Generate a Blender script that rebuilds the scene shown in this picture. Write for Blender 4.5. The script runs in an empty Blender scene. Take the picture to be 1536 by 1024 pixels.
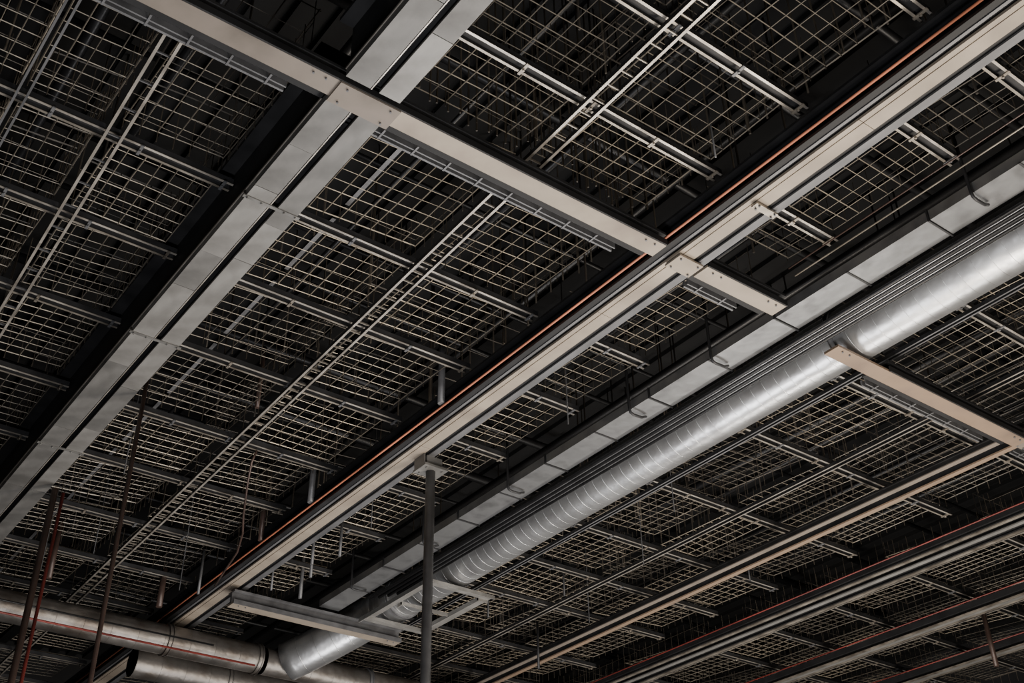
import bpy, math, random
from mathutils import Vector, Matrix
random.seed(7)
EYE=1.6          # camera height above floor; "h" below = height above the eye
C=bpy.context.scene.collection
# ---------------------------------------------------------------- materials
def mat(name,col,rough=.5,metal=0.,var=.25,scale=6.,stretch=(1,1,1),spots=None,bump=0.,rv=.1,bd=.01,bs=None):
    m=bpy.data.materials.new(name); m.use_nodes=True; nt=m.node_tree; N=nt.nodes; L=nt.links
    b=N['Principled BSDF']; b.inputs['Metallic'].default_value=metal
    tc=N.new('ShaderNodeTexCoord'); mp=N.new('ShaderNodeMapping'); mp.inputs['Scale'].default_value=stretch
    L.new(tc.outputs['Object'],mp.inputs['Vector'])
    n=N.new('ShaderNodeTexNoise'); n.inputs['Scale'].default_value=scale; n.inputs['Detail'].default_value=5
    L.new(mp.outputs[0],n.inputs['Vector'])
    r=N.new('ShaderNodeValToRGB'); r.color_ramp.elements[0].position=.3; r.color_ramp.elements[1].position=.7
    lo=[c*(1-var) for c in col]; hi=[min(1,c*(1+var)) for c in col]
    r.color_ramp.elements[0].color=(*lo,1); r.color_ramp.elements[1].color=(*hi,1)
    L.new(n.outputs['Fac'],r.inputs['Fac']); out=r.outputs['Color']
    if spots:
        n2=N.new('ShaderNodeTexNoise'); n2.inputs['Scale'].default_value=spots[1]; n2.inputs['Detail'].default_value=8
        L.new(tc.outputs['Object'],n2.inputs['Vector'])
        r2=N.new('ShaderNodeValToRGB'); r2.color_ramp.elements[0].position=.46; r2.color_ramp.elements[1].position=.70
        mx=N.new('ShaderNodeMix'); mx.data_type='RGBA'
        L.new(n2.outputs['Fac'],r2.inputs['Fac']); L.new(r2.outputs['Color'],mx.inputs['Factor'])
        L.new(out,mx.inputs['A']); mx.inputs['B'].default_value=(*spots[0],1); out=mx.outputs['Result']
    L.new(out,b.inputs['Base Color'])
    mr=N.new('ShaderNodeMapRange'); mr.inputs['To Min'].default_value=max(.05,rough-rv); mr.inputs['To Max'].default_value=min(1,rough+rv)
    L.new(n.outputs['Fac'],mr.inputs['Value']); L.new(mr.outputs[0],b.inputs['Roughness'])
    if bump:
        bp=N.new('ShaderNodeBump'); bp.inputs['Strength'].default_value=bump; bp.inputs['Distance'].default_value=bd
        src=n
        if bs:
            src=N.new('ShaderNodeTexNoise'); src.inputs['Scale'].default_value=bs; src.inputs['Detail'].default_value=2; L.new(tc.outputs['Object'],src.inputs['Vector'])
        L.new(src.outputs['Fac'],bp.inputs['Height']); L.new(bp.outputs[0],b.inputs['Normal'])
    return m
M={}
M['grey']=mat('brushed_grey_steel',(.20,.195,.185),.48,.35,.25,2.2,(3,1,3),spots=((.13,.127,.12),3),bump=.1)
M['greyb']=mat('brushed_light_steel',(.28,.272,.256),.46,.35,.2,2.2,(3,1,3),spots=((.19,.183,.172),3),bump=.1)
M['grey2']=mat('mid_grey_steel',(.15,.15,.155),.5,.4,.25,4,(2,.6,2))
M['cream']=mat('cream_painted_steel',(.38,.322,.257),.5,.2,.2,1.5,(1,1,1),spots=((.23,.19,.155),1.6))
M['tan']=mat('tan_primed_steel',(.25,.212,.178),.5,.2,.2,2,(1,1,1),spots=((.14,.12,.10),2))
M['orange']=mat('orange_lit_tan_steel',(.28,.20,.14),.55,.1,.2,2,(1,1,1),spots=((.17,.125,.095),2))  # tan steel with the orange light on it mixed into the colour
M['dark']=mat('black_painted_steel',(.014,.014,.015),.6,.1,.35,5)
M['dark2']=mat('charcoal_steel',(.036,.036,.038),.5,.3,.35,5)
M['railm']=mat('weathered_rail_steel',(.40,.36,.305),.38,.6,.4,4,spots=((.16,.135,.11),5))
M['railp']=mat('pale_rail_steel',(.56,.515,.455),.36,.6,.35,2.5,spots=((.24,.21,.18),3.5))
M['wire0']=mat('brass_toned_wire',(.46,.395,.305),.42,.35,.45,1.6,spots=((.16,.135,.105),2.0))
M['wire1']=mat('mid_tone_wire',(.33,.288,.23),.45,.35,.5,1.6,spots=((.10,.088,.07),2.0))  # mid and dark wire tones, mixed at random over the panels
M['wire2']=mat('dark_tone_wire',(.21,.185,.15),.45,.35,.5,1.6,spots=((.07,.06,.05),2.0))
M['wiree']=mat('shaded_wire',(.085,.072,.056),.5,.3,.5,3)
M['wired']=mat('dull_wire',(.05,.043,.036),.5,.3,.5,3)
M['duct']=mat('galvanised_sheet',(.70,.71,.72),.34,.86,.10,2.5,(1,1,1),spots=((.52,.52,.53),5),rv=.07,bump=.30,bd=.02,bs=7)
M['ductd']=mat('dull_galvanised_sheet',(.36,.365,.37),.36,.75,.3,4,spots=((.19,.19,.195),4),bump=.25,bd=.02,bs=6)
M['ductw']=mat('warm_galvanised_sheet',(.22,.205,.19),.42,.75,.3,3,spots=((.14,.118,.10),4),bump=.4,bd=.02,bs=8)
M['pipe']=mat('dark_conduit',(.014,.014,.015),.4,.3,.2,5)
M['pipe_glint']=mat('pipe_edge_highlight',(.42,.42,.43),.35,.7,.2,5)
M['salmon']=mat('salmon_painted_pipe',(.58,.20,.11),.5,0,.45,1.2)
M['red']=mat('dark_red_pipe',(.17,.03,.024),.45,.1,.6,1.2)
M['brown']=mat('dark_brown_pipe',(.07,.045,.037),.4,.2,.3,4)
M['deck']=mat('black_deck',(.003,.003,.0032),1,0,.4,2)
M['conc']=mat('concrete',(.12,.115,.11),.85,0,.25,1.5,spots=((.08,.075,.07),3),bump=.2)
M['wall']=mat('dark_wall',(.02,.02,.021),.9,0,.3,1.5)
# ---------------------------------------------------------------- mesh builder
class B:
    def __init__(s): s.v=[];s.f=[];s.sm=[]
    def box(s,x0,x1,y0,y1,z0,z1):
        n=len(s.v); s.v+=[(x,y,z) for z in (z0,z1) for y in (y0,y1) for x in (x0,x1)]
        s.f+=[(n,n+2,n+3,n+1),(n+4,n+5,n+7,n+6),(n,n+1,n+5,n+4),(n+2,n+6,n+7,n+3),(n,n+4,n+6,n+2),(n+1,n+3,n+7,n+5)]; s.sm+=[0]*6; return s
    def tube(s,pts,r,n=10,caps=True,rs=None):
        pts=[Vector(p) for p in pts]; base=len(s.v); up=None
        for i,p in enumerate(pts):
            t=(pts[min(i+1,len(pts)-1)]-pts[max(i-1,0)]).normalized()
            if up is None:
                up=Vector((0,0,1)) if abs(t.z)<.9 else Vector((1,0,0))
            a=(up-t*up.dot(t)).normalized(); b=t.cross(a); up=a
            rr=rs[i] if rs else r
            for k in range(n):
                an=2*math.pi*k/n; s.v.append(tuple(p+a*math.cos(an)*rr+b*math.sin(an)*rr))
        for i in range(len(pts)-1):
            for k in range(n):
                q=base+i*n; s.f.append((q+k,q+(k+1)%n,q+n+(k+1)%n,q+n+k)); s.sm.append(1)
        if caps:
            s.f.append(tuple(base+k for k in range(n))[::-1]); s.f.append(tuple(base+(len(pts)-1)*n+k for k in range(n))); s.sm+=[0,0]
        return s
    def mesh(s,name,m,o=(0,0,0)):
        me=bpy.data.meshes.new(name); me.from_pydata([(a-o[0],b-o[1],c-o[2]) for a,b,c in s.v],[],s.f)
        me.polygons.foreach_set('use_smooth',[bool(x) for x in s.sm]); me.materials.append(M[m]); me.update(); return me
def put(name,data,loc,parent=None,label=None,cat=None,group=None,kind=None):
    o=bpy.data.objects.new(name,data); C.objects.link(o)
    if parent is not None:
        o.parent=parent; o.location=Vector(loc)-parent.location
    else: o.location=(loc[0],loc[1],loc[2])
    if label:o['label']=label
    if cat:o['category']=cat
    if group:o['group']=group
    if kind:o['kind']=kind
    return o
def W(p): return Vector((p[0],p[1],p[2]+EYE))
def add(b,name,m,o,parent=None,**k):
    return put(name,b.mesh(name,m,o),W(o),parent,**k)
def empty(name,o,**k): 
    e=put(name,None,W(o),None,**k); e.empty_display_size=.1; return e
# ---------------------------------------------------------------- room shell
X0,X1,Y0,Y1,TOP=-6,19,-4,21,7.4
def shell(name,x0,x1,y0,y1,z0,z1,m):
    b=B().box(x0,x1,y0,y1,z0,z1); add(b,name,m,((x0+x1)/2,(y0+y1)/2,z0),kind='structure')
shell('floor',X0,X1,Y0,Y1,-EYE-.2,-EYE,'conc')
shell('wall_north',X0,X1,Y1,Y1+.2,-EYE,TOP,'wall'); shell('wall_south',X0,X1,Y0-.2,Y0,-EYE,TOP,'wall')
shell('wall_east',X1,X1+.2,Y0,Y1,-EYE,TOP,'wall'); shell('wall_west',X0-.2,X0,Y0,Y1,-EYE,TOP,'wall')
b=B().box(X0,X1,Y0,Y1,TOP,TOP+.2)
x=X0
while x<X1: b.box(x,x+.15,Y0,Y1,TOP-.06,TOP+.01); x+=.3
add(b,'ceiling','deck',(6,8,TOP),kind='structure')
# ---------------------------------------------------------------- double-flange grey beam (A direction)
def bolts(b,pts,z,r=.014):
    for x,y in pts: b.tube([(x,y,z+.004),(x,y,z-.014)],r,6)
HF=5.3; HM=5.36
def grey_beam(y0,y1):
    o=(2.28,(y0+y1)/2,5.0)
    e=empty('twin_flange_beam',o,label='wide pale grey steel beam with twin flanges and dark centre slot',cat='beam')
    for x0,x1,s in ((2.09,2.25,0),(2.31,2.45,1)):
        y=y0; i=0
        while y<y1:
            L=min(random.choice((.45,.8,1.2)),y1-y); dz=.002*(i%2)
            b=B(); b.box(x0,x1,y,y+L-.004,5.0+dz,5.018+dz); b.box(x0 if x0<2.2 else x1-.012,x0+.012 if x0<2.2 else x1,y,y+L-.004,5.018,5.06); y+=L; i+=1
            add(b,'flange_strip',random.choice(('grey','greyb')) ,(x0,y,5.0),e)
    b=B(); b.box(2.11,2.24,y0,y1,5.02,5.42); b.box(2.32,2.44,y0,y1,5.02,5.42); b.box(2.24,2.32,y0,y1,5.06,5.09); b.box(2.02,2.5,y0,y1,5.42,5.45)
    add(b,'web','dark',o,e)
    b=B().box(2.085,2.095,y0,y1,5.06,5.075); b.box(2.255,2.262,y0,y1,5.0,5.012); add(b,'edge_trim','railp',o,e)
    for y in (5.43,7.28,9.3,11.5):
        if y0<y*1.03<y1:
            b=B().box(2.07,2.47,y*1.0,y*1.0+.025,4.992,5.0); bolts(b,[(2.1,y+.012),(2.2,y+.012),(2.36,y+.012),(2.44,y+.012)],4.992,.007)
            add(b,'splice_strap','grey',o,e)
grey_beam(.6,4.2); grey_beam(4.42,17.5)
# ---------------------------------------------------------------- main cream beam
def main_beam(y0,y1):
    o=(4.82,(y0+y1)/2,5.0)
    e=empty('main_beam',o,label='long dark steel beam with cream lower flange and grey edge trim',cat='beam')
    b=B(); y=y0
    while y<y1:
        L=min(2.4,y1-y); b.box(4.73,4.765,y,y+L-.004,5.0,5.02); b.box(4.772,4.868,y,y+L-.004,4.999,5.02); b.box(4.765,4.772,y,y+L,5.012,5.02); y+=L
    add(b,'lower_flange','cream',o,e)
    b=B().box(4.915,4.975,y0,y1,5.0,5.015); b.box(4.965,4.975,y0,y1,5.015,5.06); add(b,'edge_trim','grey2',o,e)
    b=B().box(4.74,4.95,y0,y1,5.03,5.22); b.box(4.64,4.73,y0,y1,5.03,5.05); b.box(4.64,4.98,y0,y1,5.22,5.24); b.box(4.868,4.915,y0,y1,5.02,5.04)
    add(b,'web','dark' ,o,e)
    b=B().box(4.69,4.712,y0,y1,5.022,5.028); add(b,'side_lip','grey2',o,e)
    return e
main_beam(.3,17.5)
b=B().tube([(4.62,.3,5.075),(4.62,17,5.075)],.009,8); add(b,'sprinkler_pipe','salmon',(4.62,8,5.075),label='thin salmon pipe clipped along the dark beam side',cat='pipe')
# ---------------------------------------------------------------- cross beams (B direction)
def cross_beam(x0,x1,y,lab,low='cream',z=5.0,web='dark',hg=.07,rail=True,fx=None):
    o=((x0+x1)/2,y+.08,z); fx=x0 if fx is None else fx
    e=empty('cross_beam',o,label=lab,cat='beam')
    b=B().box(fx,x1,y+.012,y+.15,z-.015,z+.005); add(b,'lower_flange',low,o,e)
    for x in (fx+.08,fx+.16,x1-.16,x1-.08):
        b=B(); bolts(b,[(x,y+.04)],z-.015,.007); add(b,'bolt','grey2',(x,y+.04,z-.02),e)
    b=B().box(x0,x1,y+.06,y+.1,z+.005,z+hg); b.box(x0,x1,y,y+.16,z+hg,z+hg+.02); b.box(x0,x1,y-.004,y+.008,z-.018,z+.03)
    if rail: b.box(x0,x1,y+.16,y+.26,z+.06,z+.08)
    add(b,'web',web,o,e)
    if rail:
        b=B().box(x0+.1,x1-.2,y+.30,y+.31,z+.06,z+.11); b.box(x0+.1,x1-.2,y+.335,y+.35,z+.06,z+.11)
        x=x0+.2
        while x<x1-.3: b.box(x,x+.012,y+.26,y+.35,z+.055,z+.06); x+=.24
        add(b,'side_rail','grey2',o,e)
    return e
cross_beam(-.6,2.08,4.22,'dark cross beam with weathered grey-tan flange','tan')
cross_beam(2.08,4.60,4.22,'cream-flanged dark cross beam bolted between two long beams','cream')
cross_beam(4.99,5.79,4.22,'short cream-flanged cross beam running to the ducts','cream')
cross_beam(7.02,8.90,4.28,'tan-flanged cross beam passing under the silver duct','orange',4.935,fx=6.42)
cross_beam(9.12,10.25,4.30,'dark cross beam with tan flange','tan')
cross_beam(4.8,6.9,11.14,'grey cross beam with cream underside below the ducts','cream',4.80,'grey2',.12,False)
def gusset(x,y,w,d,lab,m='cream'):
    b=B().box(x-w/2,x+w/2,y-d/2,y+d/2,4.968,4.984)
    o=(x,y,4.98); e=add(b,'gusset_plate',m,o,label=lab,cat='plate',group='beam joint plates')
    for sx in (-1,1):
        for sy in (-1,1):
            b=B(); bolts(b,[(x+sx*w*.36,y+sy*d*.34)],4.968,.007); add(b,'bolt','grey2',(x+sx*w*.36,y+sy*d*.34,4.96),e)
LG='flat bolted gusset plate joining crossing beams'
gusset(2.28,4.31,.40,.17,LG,'tan'); gusset(4.84,4.31,.22,.15,LG,'cream'); gusset(4.86,3.58,.2,.05,LG,'railm'); gusset(9.02,4.38,.12,.16,LG,'tan')
# ---------------------------------------------------------------- cable ladders
def ladder(xa,sl,y0,y1,w=.12,z=5.245,rail='railm',pitch=.13,rm='railm',lab='narrow cable ladder with thin steel rungs'):
    y=y0
    while y<y1:
        L=min(3.0,y1-y); ym=y+L/2; xc=xa+sl*ym; o=(xc,ym,z)
        e=empty('cable_ladder',o,label=lab,cat='cable ladder',group='ceiling cable ladders')
        for s in(-1,1):
            b=B().box(xc+s*w/2-.003,xc+s*w/2+.003,y,y+L-.003,z,z+.04); add(b,'side_rail','dark2',o,e)
            b=B().box(xc+s*w/2-.009,xc+s*w/2+.009,y,y+L-.003,z-.004,z); add(b,'rail_lip',rail,o,e)
        me=None; k=y+.08
        while k<y+L:
            if me is None: me=B().box(-w/2+.005,w/2-.005,-.004,.004,0,.012).mesh('rung',rm)
            put('rung',me,W((xc,k,z+.01)),e); k+=pitch
        e.rotation_euler=(0,0,-math.atan(sl))
        y+=L
ladder(1.136,.0245,1,17,.10,rail='railp',pitch=.27,rm='grey2')
ladder(3.47,.020,.6,17,.115,rm='railm',rail='railp')
# ---------------------------------------------------------------- support rails (B direction)
LY=[1.2,2.1,3.02,3.77,5.76,6.67,7.72,8.85,9.88,11.0,12.1,13.2,14.3,15.4,16.5]
RY=[1.5,2.6,3.7,4.95,6.03,7.26,8.42,9.4,10.35,11.7,12.8,13.9,15.0,16.1]
def srail(x0,x1,y,z=HF):
    o=((x0+x1)/2,y,z)
    b=B()
    for s in(-1,1): b.box(x0,x1,y+s*.034-.003,y+s*.034+.003,z+.001,z+.05)
    b.box(x0+.02,x1-.02,y-.034,y+.034,z+.035,z+.04)
    e=add(b,'support_rail','dark2',o,label='paired weathered steel support rail under wire mesh',cat='rail',group='mesh support rails')
    for s in(-1,1):
        b=B().box(x0,x1,y+s*.034-.0085,y+s*.034+.0085,z-.003,z+.001); add(b,'rail_lip','railp' if s<0 else 'railm',o,e)
    n=max(3,int((x1-x0)/.4))
    for i in range(n):
        x=x0+.06+(x1-x0-.12)*i/(n-1)
        b=B().box(x-.010,x+.010,y-.050,y+.050,z-.012,z-.003); b.tube([(x,y,z-.01),(x,y,z-.026)],.008,6); add(b,'rail_clamp',random.choice(('grey2','railm')),o,e)
for y in LY:
    srail(-.3 if y>4.3 else 1.38,2.10,y)
    srail(2.45,4.68,y)
for y in [2.1,2.74,3.77]+LY[4:]: srail(4.99,5.85,y)
for y in RY: srail(7.2,10.33,y)
for y in RY[3:]: srail(10.75,16,y)
# ---------------------------------------------------------------- mesh panels
def panel(x0,x1,y0,y1,z=HM,m='wire',cell=.122,t=.0034,lab='square wire mesh panel of brass-toned wire in ceiling bay',grp='ceiling wire mesh panels',jit=.008,side=True):
    o=((x0+x1)/2,(y0+y1)/2,z); b=B()
    if m=='wire': m=random.choice(('wire0','wire0','wire1','wire1','wire2'))
    nx=max(2,round((x1-x0)/cell)); ny=max(2,round((y1-y0)/cell))
    tx=random.uniform(0,.04); ty=random.uniform(-.0,.04)
    def zz(x,y): return z+tx*(x-x0)*2+ty*(y-y0)*2+.004*math.sin(9*x+3*y)
    for i in range(nx+1):
        x=x0+(x1-x0)*i/nx; j=random.uniform(-jit,jit); k=random.uniform(-jit,jit)
        ym=(y0+y1)/2+random.uniform(-.1,.1); xm=x+(j+k)/2+random.uniform(-.004,.004)
        b.tube([(x+j,y0,zz(x,y0)),(xm,ym,zz(xm,ym)),(x+k,y1,zz(x,y1))],t*random.uniform(.65,1.2)*(1.4 if i in(0,nx) else 1),4)
    for i in range(ny+1):
        y=y0+(y1-y0)*i/ny; j=random.uniform(-jit,jit); k=random.uniform(-jit,jit)
        xm=(x0+x1)/2+random.uniform(-.1,.1); ym=y+(j+k)/2+random.uniform(-.004,.004)
        b.tube([(x0,y+j,zz(x0,y)+.006),(xm,ym,zz(xm,ym)+.006),(x1,y+k,zz(x1,y)+.006)],t*random.uniform(.65,1.2)*(1.4 if i in(0,ny) else 1),4)
    b.sm=[0]*len(b.sm)
    e=add(b,'wire_mesh_panel',m,o,label=lab,cat='wire mesh',group=grp)
    if side:
        b=B(); H=random.uniform(.30,.50)
        for i in range(nx+1):
            x=x0+(x1-x0)*i/nx; b.tube([(x,y1,z+.02),(x,y1,z+H+random.uniform(-.08,.05))],.0036,4)
        for i in range(ny+1):
            y=y0+(y1-y0)*i/ny; b.tube([(x1,y,z+.02),(x1,y,z+H+random.uniform(-.08,.05))],.0036,4)
        k=z+.16
        while k<z+H-.04: b.tube([(x0,y1,k),(x1,y1,k)],.0028,4); b.tube([(x1,y0,k),(x1,y1,k)],.0028,4); k+=.18
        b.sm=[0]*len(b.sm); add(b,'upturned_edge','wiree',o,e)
def column(x0,x1,ys,upper=True):
    for a,c in zip(ys,ys[1:]):
        panel(x0,x1,a+.035,c-.035,side=a<13)
        if upper and a<13 and random.random()<.4:
            q=random.uniform(5.9,6.1)
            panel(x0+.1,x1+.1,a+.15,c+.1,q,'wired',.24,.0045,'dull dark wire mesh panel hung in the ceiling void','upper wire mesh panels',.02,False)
LYa=[.3,1.2,2.1,3.02,3.77,4.40]; LYb=[4.48]+LY[4:]+[17.4]
for xs in ((-.3,.68),(.72,1.2),(1.32,2.0)): column(*xs,LYb)
for xs in ((2.52,3.48),(3.59,4.58)): column(*xs,LYa)
for xs in ((2.52,3.54),(3.68,4.58)): column(*xs,LYb)
column(5.02,5.82,[.9,2.1,2.74,3.77,4.2]); column(5.02,5.82,LYb)
for xs in ((7.1,8.37),(8.48,9.0),(9.12,10.28)): column(*xs,RY)
for xs in ((10.85,11.16),(11.24,12.1),(12.3,12.86),(12.94,13.55),(13.8,15.9)): column(*xs,RY[3:],False)
# ---------------------------------------------------------------- minor runners (A direction)
def runner(x,y0,y1,z,w=.03,m='railm',lab='thin steel runner crossing the mesh panels',tw=True):
    o=(x,(y0+y1)/2,z); b=B()
    for s in ((-1,1) if tw else (0,)): b.box(x+s*w-.003,x+s*w+.003,y0,y1,z,z+.035)
    e=add(b,'steel_runner','dark2',o,label=lab,cat='rail',group='long steel runners')
    for s in ((-1,1) if tw else (0,)):
        q=.007 if tw else .016
        b=B().box(x+s*w-q,x+s*w+q,y0,y1,z-.003,z); add(b,'runner_lip',m,o,e)
runner(.70,4.7,17,5.25,.03,'grey2'); runner(8.43,1.5,16,5.25,.03,'railp'); runner(11.2,4,16,5.25,.02,'railp'); runner(12.9,4,16,5.25,.02,'railp')
for a,c in zip(LYb,LYb[1:]): runner(2.93,a+.1,c-.08,5.52,.0,'grey2','short grey steel bar above a mesh panel',False)
runner(7.26,.8,12.2,5.19,.02,'grey2','grey runner rail beside the silver duct')
# ---------------------------------------------------------------- right-hand beams
def slim_beam(x,w,y0,y1,low,webm,lab,hgt=.16):
    o=(x,(y0+y1)/2,5.0); e=empty('slim_beam',o,label=lab,cat='beam')
    b=B().box(x-w/2,x+w/2,y0,y1,5.0,5.015); add(b,'lower_flange',low,o,e)
    b=B().box(x-.012,x+.012,y0,y1,5.015,5+hgt); b.box(x-w/2,x+w/2,y0,y1,5+hgt,5.015+hgt); add(b,'web',webm,o,e)
    b=B().box(x-w/2-.09,x-w/2-.03,y0,y1,5.05,5.06); add(b,'side_lip','tan',o,e)
slim_beam(9.05,.06,1,17,'orange','dark2','slim steel beam with underside tinted by warm orange light')
def channel(x,y0,y1,lab,ss=(-.17,-.02,.15)):
    o=(x,(y0+y1)/2,5.0); e=empty('twin_channel',o,label=lab,cat='channel')
    for i,s in enumerate(ss):
        w=.022 if i!=1 else .028
        b=B().box(x+s-w,x+s+w,y0,y1,5.0,5.012); add(b,'channel_strip','railm' if i!=1 else 'greyb',o,e)
    b=B().box(x+ss[0]-.03,x+ss[-1]+.03,y0,y1,5.05,5.12); add(b,'channel_back','dark',o,e)
channel(10.5,2,17,'dark steel channel bank with pale grey lower strips'); channel(12.2,3,17,'slim dark steel channel beside red pipe',(-.06,.0,.06))
channel(13.65,3,17,'slim dark steel channel over far bays',(-.06,.0,.06))
for x in (10.24,11.98,13.42):
    b=B().tube([(x,2.5,5.08),(x,17,5.08)],.008,8); add(b,'sprinkler_pipe','red',(x,9,5.08),label='thin dark red pipe running beside steel channel',cat='pipe')
# ---------------------------------------------------------------- ducts
def round_duct(pts,r,seam,m,lab,collars=(),n=72,amp=.0010,cm='grey2',tail=(),radii=None):
    V=[Vector(p) for p in pts]; b=B(); radii=radii or [r]*(len(V)-1)
    for a,c,rr in zip(V,V[1:],radii):
        L=(c-a).length; k=max(1,round(L/seam)); d=(c-a).normalized()
        for i in range(k):
            p=a.lerp(c,i/k); q=a.lerp(c,(i+1)/k)
            b.tube([p,q],rr,n,False)
            b.tube([p,p+d*.004],rr+amp,n,True)
        b.tube([a,a+d*.002],rr,n,True)
    if tail:
        b.tube(tail,r,n,True)
        T=[Vector(t) for t in tail]
        for i in range(2,len(T)-1,2):
            d=(T[i+1]-T[i]).normalized(); b.tube([T[i],T[i]+d*.008],r+amp+.001,n,True)
    e=add(b,'round_duct',m,tuple(V[0].lerp(V[-1],.5)),label=lab,cat='duct'); o=tuple(V[0].lerp(V[-1],.5))
    for c,d,rr in collars:
        c=Vector(c);d=Vector(d).normalized(); b=B()
        for s in (-1,1): b.tube([c+d*(s*.022-.004),c+d*(s*.022+.004)],rr+.018,n,True)
        b.tube([c-d*.018,c+d*.018],rr+.008,n,False)
        add(b,'joint_collar',cm,o,e)
    return e
DX,DH,DR=6.755,5.21,.228
el=[]
for i in range(15):
    t=i/14; p0=Vector((DX,11.32,DH)); p1=Vector((DX-.04,11.7,DH-.06)); p2=Vector((DX-.38,11.95,DH-.30)); p3=Vector((DX-.66,12.36,DH-.46))
    el.append(tuple((1-t)**3*p0+3*(1-t)**2*t*p1+3*(1-t)*t*t*p2+t**3*p3))
round_duct([(DX,.2,DH),(DX,4.42,DH),(DX,11.32,DH)],DR,.125,'duct','shiny silver spiral duct with fine ribbed seams',
  [((DX,4.44,DH),(0,1,0),.228),((DX,10.9,DH),(0,1,0),.226),((DX,1.6,DH),(0,1,0),.228)],tail=el,radii=[.230,.226])
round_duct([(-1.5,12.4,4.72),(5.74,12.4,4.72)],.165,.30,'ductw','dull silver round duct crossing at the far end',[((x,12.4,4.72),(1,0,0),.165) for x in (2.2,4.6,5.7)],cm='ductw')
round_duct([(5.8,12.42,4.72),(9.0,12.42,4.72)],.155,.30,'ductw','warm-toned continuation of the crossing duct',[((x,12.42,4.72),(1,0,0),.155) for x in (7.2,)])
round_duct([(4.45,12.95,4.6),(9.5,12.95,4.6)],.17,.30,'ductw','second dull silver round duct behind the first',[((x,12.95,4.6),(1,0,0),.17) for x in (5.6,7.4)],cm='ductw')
add(B().tube([(-1.5,12.18,4.56),(5.6,12.18,4.56)],.012,8),'crossing_pipe','red',(2,12.18,4.56),label='thin reddish pipe running along dull silver duct',cat='pipe')
add(B().tube([(-1.5,12.0,4.62),(5.0,12.0,4.62)],.01,8),'crossing_pipe','pipe',(2,12.0,4.62),label='thin dark pipe running along dull silver duct',cat='pipe')
# rectangular duct
o=(5.99,6,5.02); e=empty('rectangular_duct',o,label='long boxy mottled grey sheet metal duct with flanged joints',cat='duct')
y=.3; b=B()
while y<11.0:
    b.box(5.87,6.12,y,y+1.36,5.02,5.10); add(B().box(5.86,6.13,y-.006,y+.006,5.008,5.11),'flange_joint','dark2',(5.99,y,5.02),e)
    add(B().box(5.86,6.13,y+.68,y+.695,5.012,5.02),'hanger_strap','dark2',(5.99,y+.69,5.02),e); y+=1.37
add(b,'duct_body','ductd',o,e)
for i,x in enumerate((6.145,6.20,6.255,6.31)):
    b=B().tube([(x,.3,4.955),(x,10.6-i*.1,4.955)],.0175,10)
    add(b,'conduit_pipe','pipe',(x,6,4.955),label='straight dark conduit running parallel beside the silver duct',cat='pipe',group='parallel conduits by the duct')
for i,x in enumerate((6.173,6.228,6.283)):  # thin bright strips standing for the lit edges of the dark pipes
    b=B().tube([(x,.3,4.95),(x,9.6,4.95)],.0045,8)
    add(b,'pipe_highlight','pipe_glint',(x,6,4.95),label='thin bright strip shaped as a highlight between dark parallel pipes',cat='pipe',group='pipe highlight strips by the duct')
for x,z,m,lab in ((5.78,5.18,'wire1','thin brass-toned rod beside the boxy duct'),(5.72,5.22,'brown','thin brown rod beside the boxy duct')):
    b=B().tube([(x,.6,z),(x,4.1,z)],.006,6); add(b,'thin_rod',m,(x,6,z),label=lab,cat='rod')
o=(6.8,10.6,4.90); e=empty('duct_support_frame',o,label='rectangular pale steel channel frame around duct end',cat='frame')
for q in ((6.3,7.18,9.7,9.83),(6.3,7.18,10.96,11.1),(6.3,6.42,9.83,10.96),(7.04,7.18,9.83,10.96),(6.42,7.04,10.40,10.47)):
    b=B().box(*q,4.92,4.93); b.box(q[0],q[0]+.012,q[2],q[3],4.88,4.92); b.box(q[0],q[1],q[2],q[2]+.012,4.89,4.92); add(b,'frame_bar','greyb',o,e)
for i,y in enumerate((2.7,5.05,6.0,7.68,9.1,10.5)):
    o=(5.97,y,4.93); b=B().tube([(5.845,y,5.6),(5.845,y,5.02),(5.855,y,4.98),(5.89,y,4.97),(5.98,y,4.975),(6.03,y,5.0)],.012,8)
    add(b,'trapeze_hanger','dark2',o,label='dark J-shaped rod hanger cradling the boxy duct',cat='hanger',group='conduit hangers')
# ---------------------------------------------------------------- column post and vertical pipes
o=(4.98,7.66,-EYE); e=empty('support_post',o,label='slim grey steel post under the long beam',cat='post')
b=B().tube([(4.98,7.66,-EYE+.02),(4.98,7.66,4.9)],.042,20); add(b,'shaft','grey2',o,e)
b=B().box(4.86,5.10,7.56,7.76,4.88,4.90); b.box(4.90,5.06,7.60,7.72,4.90,5.0); b.box(4.86,4.87,7.58,7.74,4.90,5.0); bolts(b,[(4.90,7.6),(5.06,7.6),(4.90,7.72),(5.06,7.72)],4.88,.01); add(b,'cap_bracket','grey',o,e)
b=B().box(4.86,5.10,7.54,7.78,-EYE,-EYE+.02); add(b,'base_plate','dark2',o,e)
def vpipe(pts,r,m,lab,name='vertical_pipe'):
    add(B().tube(pts,r,10),name,m,pts[0],label=lab,cat='pipe')
vpipe([(2.47,10.0,-EYE),(2.47,10.0,4.96)],.03,'brown','dark brown vertical pipe dropping from the grey beam')
vpipe([(2.56,10.05,-EYE),(2.56,10.05,4.96)],.016,'red','thin dark red pipe beside a brown one')
vpipe([(2.50,8.05,-EYE),(2.50,8.05,5.28)],.018,'brown','thin dark brown vertical pipe dropping from the ceiling')
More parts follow.
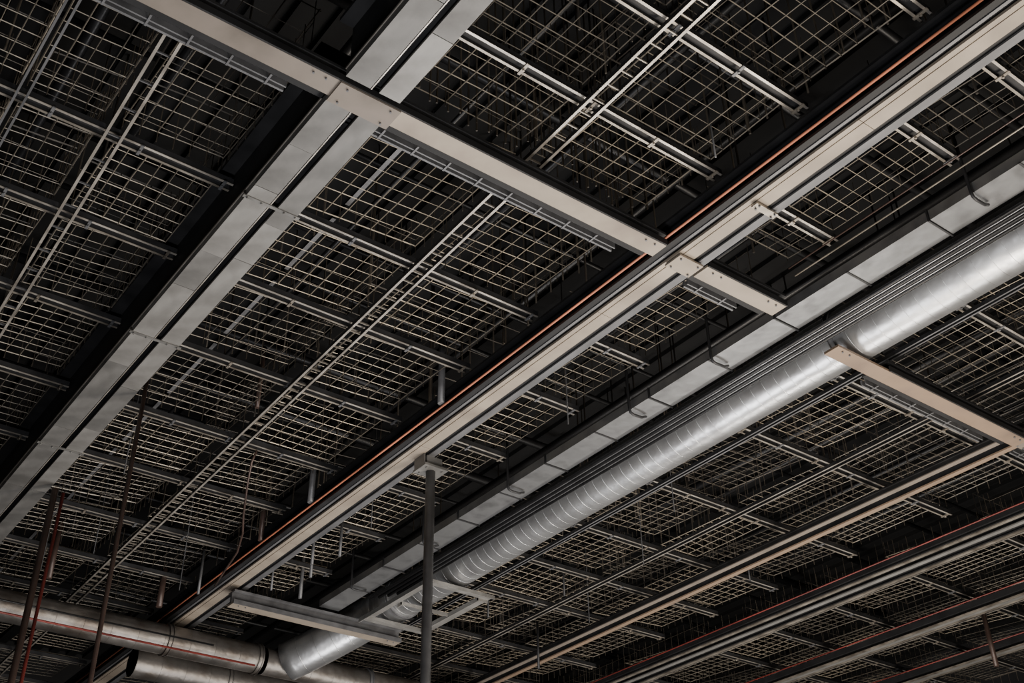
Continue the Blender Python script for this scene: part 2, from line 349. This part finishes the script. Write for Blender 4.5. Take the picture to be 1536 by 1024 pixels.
vpipe([(3.80,8.72,5.2),(3.79,8.78,5.1),(3.85,8.95,5.0),(4.02,9.35,4.87),(4.13,9.57,4.8),(4.24,9.9,4.76),(4.38,10.5,4.80),(4.55,11.1,4.9)],.010,'brown','sagging dark red-brown flexible cable','flexible_cable')
for (x,y,z0,z1,r,m) in ((4.60,6.94,5.09,5.85,.03,'grey2'),(4.60,9.16,5.09,5.8,.03,'grey2'),(4.60,10.2,5.09,5.8,.025,'brown'),(4.35,12.1,4.95,5.4,.035,'brown'),(3.57,8.3,5.36,6.0,.02,'brown'),(4.35,3.5,5.1,5.6,.006,'grey2'),(2.2,11.9,4.9,5.6,.02,'brown'),(8.0,9.5,5.05,5.6,.010,'dark2'),(9.4,8.0,5.05,5.5,.010,'dark2'),(7.6,10.4,5.0,5.6,.012,'dark2'),(3.1,12.0,4.95,5.6,.03,'brown'),(4.5,11.4,4.9,5.4,.015,'grey2'),(5.3,9.8,4.95,5.4,.015,'grey2'),(5.5,11.0,4.95,5.5,.02,'grey2'),(8.8,11.0,4.8,5.4,.015,'dark2'),(5.2,10.2,4.98,5.5,.016,'grey2'),(5.35,10.5,4.98,5.5,.016,'grey2'),(5.15,11.0,4.96,5.5,.012,'grey2'),(12.9,7.4,4.6,5.3,.03,'brown')):
    add(B().tube([(x,y,z0),(x,y,z1)],r,10),'hanger_tube',m,(x,y,z0),label='short dark vertical hanger tube beside the beams',cat='hanger',group='ceiling hanger tubes')
for i in range(10):
    x=(2.9,3.3,4.1,5.3,5.6,7.5,8.1,8.7,3.0,4.4)[i]; y=(9.5,11.3,10.9,9.2,6.5,7.2,8.3,9.9,12,11.7)[i]; z=5.02
    add(B().tube([(x,y,z),(x,y,TOP-.06)],.006,6),'hanger_rod','dark2',(x,y,z),label='very thin dark hanger rod dropping below the mesh',cat='rod',group='thin hanger rods')
# ---------------------------------------------------------------- clutter above the mesh
for x in [a*.9 for a in range(0,18)]:
    z=random.uniform(6.25,6.6); r=random.uniform(.02,.05); xx=x+random.uniform(-.2,.2)
    add(B().tube([(xx,1,z),(xx,17,z)],r,8),'overhead_pipe','pipe',(xx,9,z),label='dark service pipe in the void above the mesh',cat='pipe',group='overhead service pipes')
for y in [2+a*1.1 for a in range(0,14)]:
    z=random.uniform(6.7,7.2); yy=y+random.uniform(-.2,.2); r=random.uniform(.02,.06)
    add(B().tube([(0,yy,z),(16,yy,z)],r,8),'overhead_pipe','pipe',(8,yy,z),label='dark service pipe in the void above the mesh',cat='pipe',group='overhead service pipes')
rod=B().tube([(0,0,0),(0,0,1.0)],.009,6).mesh('drop_rod','wired')
rod2=B().tube([(0,0,0),(0,0,1.0)],.007,6).mesh('drop_rod','wiree')
def drop(x,y,z,me=None):
    ob=put('drop_rod',me or rod,W((x,y,z)),label='thin drop rod hanging in the dark ceiling void',cat='rod',group='ceiling drop rods'); ob.scale=(1,1,TOP-.05-z)
for i in range(140):
    x=random.choice([random.uniform(2.55,4.5),random.uniform(.2,2),random.uniform(5.1,5.8),random.uniform(7.2,10.2)]); y=random.uniform(2,13); drop(x,y,random.uniform(5.5,6.1),random.choice((rod,rod2)))
for i in range(26): drop(2.56+.078*i,4.44+random.uniform(-.03,.03),5.42+random.uniform(-.04,.1),rod2)
for i in range(22): drop(2.54+random.uniform(-.02,.02),2.5+i*.075,5.5+random.uniform(-.04,.1),rod2)
for i in range(30): drop(4.63+random.uniform(-.02,.02),1.5+i*.16,5.40+random.uniform(-.04,.15),rod2)
for i in range(30): drop(7.2+i*.11,random.choice((6.05,7.3,8.45,9.4)),5.5+random.uniform(-.04,.15))
# ---------------------------------------------------------------- added unseen area lights near the floor, lighting the ceiling from below
def add_fill(x,y,z,tx,ty,tz,sx,sy,pw,col):
    l=bpy.data.lights.new('upward_fill','AREA'); l.shape='RECTANGLE'; l.size=sx; l.size_y=sy; l.energy=pw; l.color=col
    o=bpy.data.objects.new('upward_fill',l); C.objects.link(o); o.location=W((x,y,z))
    d=W((tx,ty,tz))-o.location; o.rotation_euler=d.to_track_quat('-Z','Y').to_euler()
add_fill(7.5,3.5,-1.2,6.9,4.5,5,1.2,4,560,(1,.895,.77))
add_fill(1.0,2.5,-1.2,2,6,5,1.0,1.0,240,(.97,.97,1))
add_fill(4.0,-1.0,-1.2,4.5,4,5,1.0,1.0,210,(1,.93,.84))
add_fill(10,8.0,-1.2,10,9,5,1.0,4,300,(1,.94,.86))
add_fill(5.6,8.5,-1.2,5.8,9,5,1.4,4,240,(.99,.97,.98))
w=bpy.data.worlds.new('World'); bpy.context.scene.world=w; w.use_nodes=True
w.node_tree.nodes['Background'].inputs[0].default_value=(.5,.55,.6,1); w.node_tree.nodes['Background'].inputs[1].default_value=.01
# ---------------------------------------------------------------- camera
F=1755.
Yc=Vector((-1618,-1238,-F)).normalized();Xc=Vector((2782,-1148,-F)).normalized();Zc=Xc.cross(Yc).normalized();Yc=Zc.cross(Xc)
R=Matrix((Xc,Yc,Zc))
cd=bpy.data.cameras.new('camera'); cd.sensor_width=36; cd.lens=F/1536*36; cd.clip_end=200
co=bpy.data.objects.new('camera',cd); C.objects.link(co)
co.matrix_world=Matrix.Translation((0,0,EYE))@R.to_4x4(); bpy.context.scene.camera=co
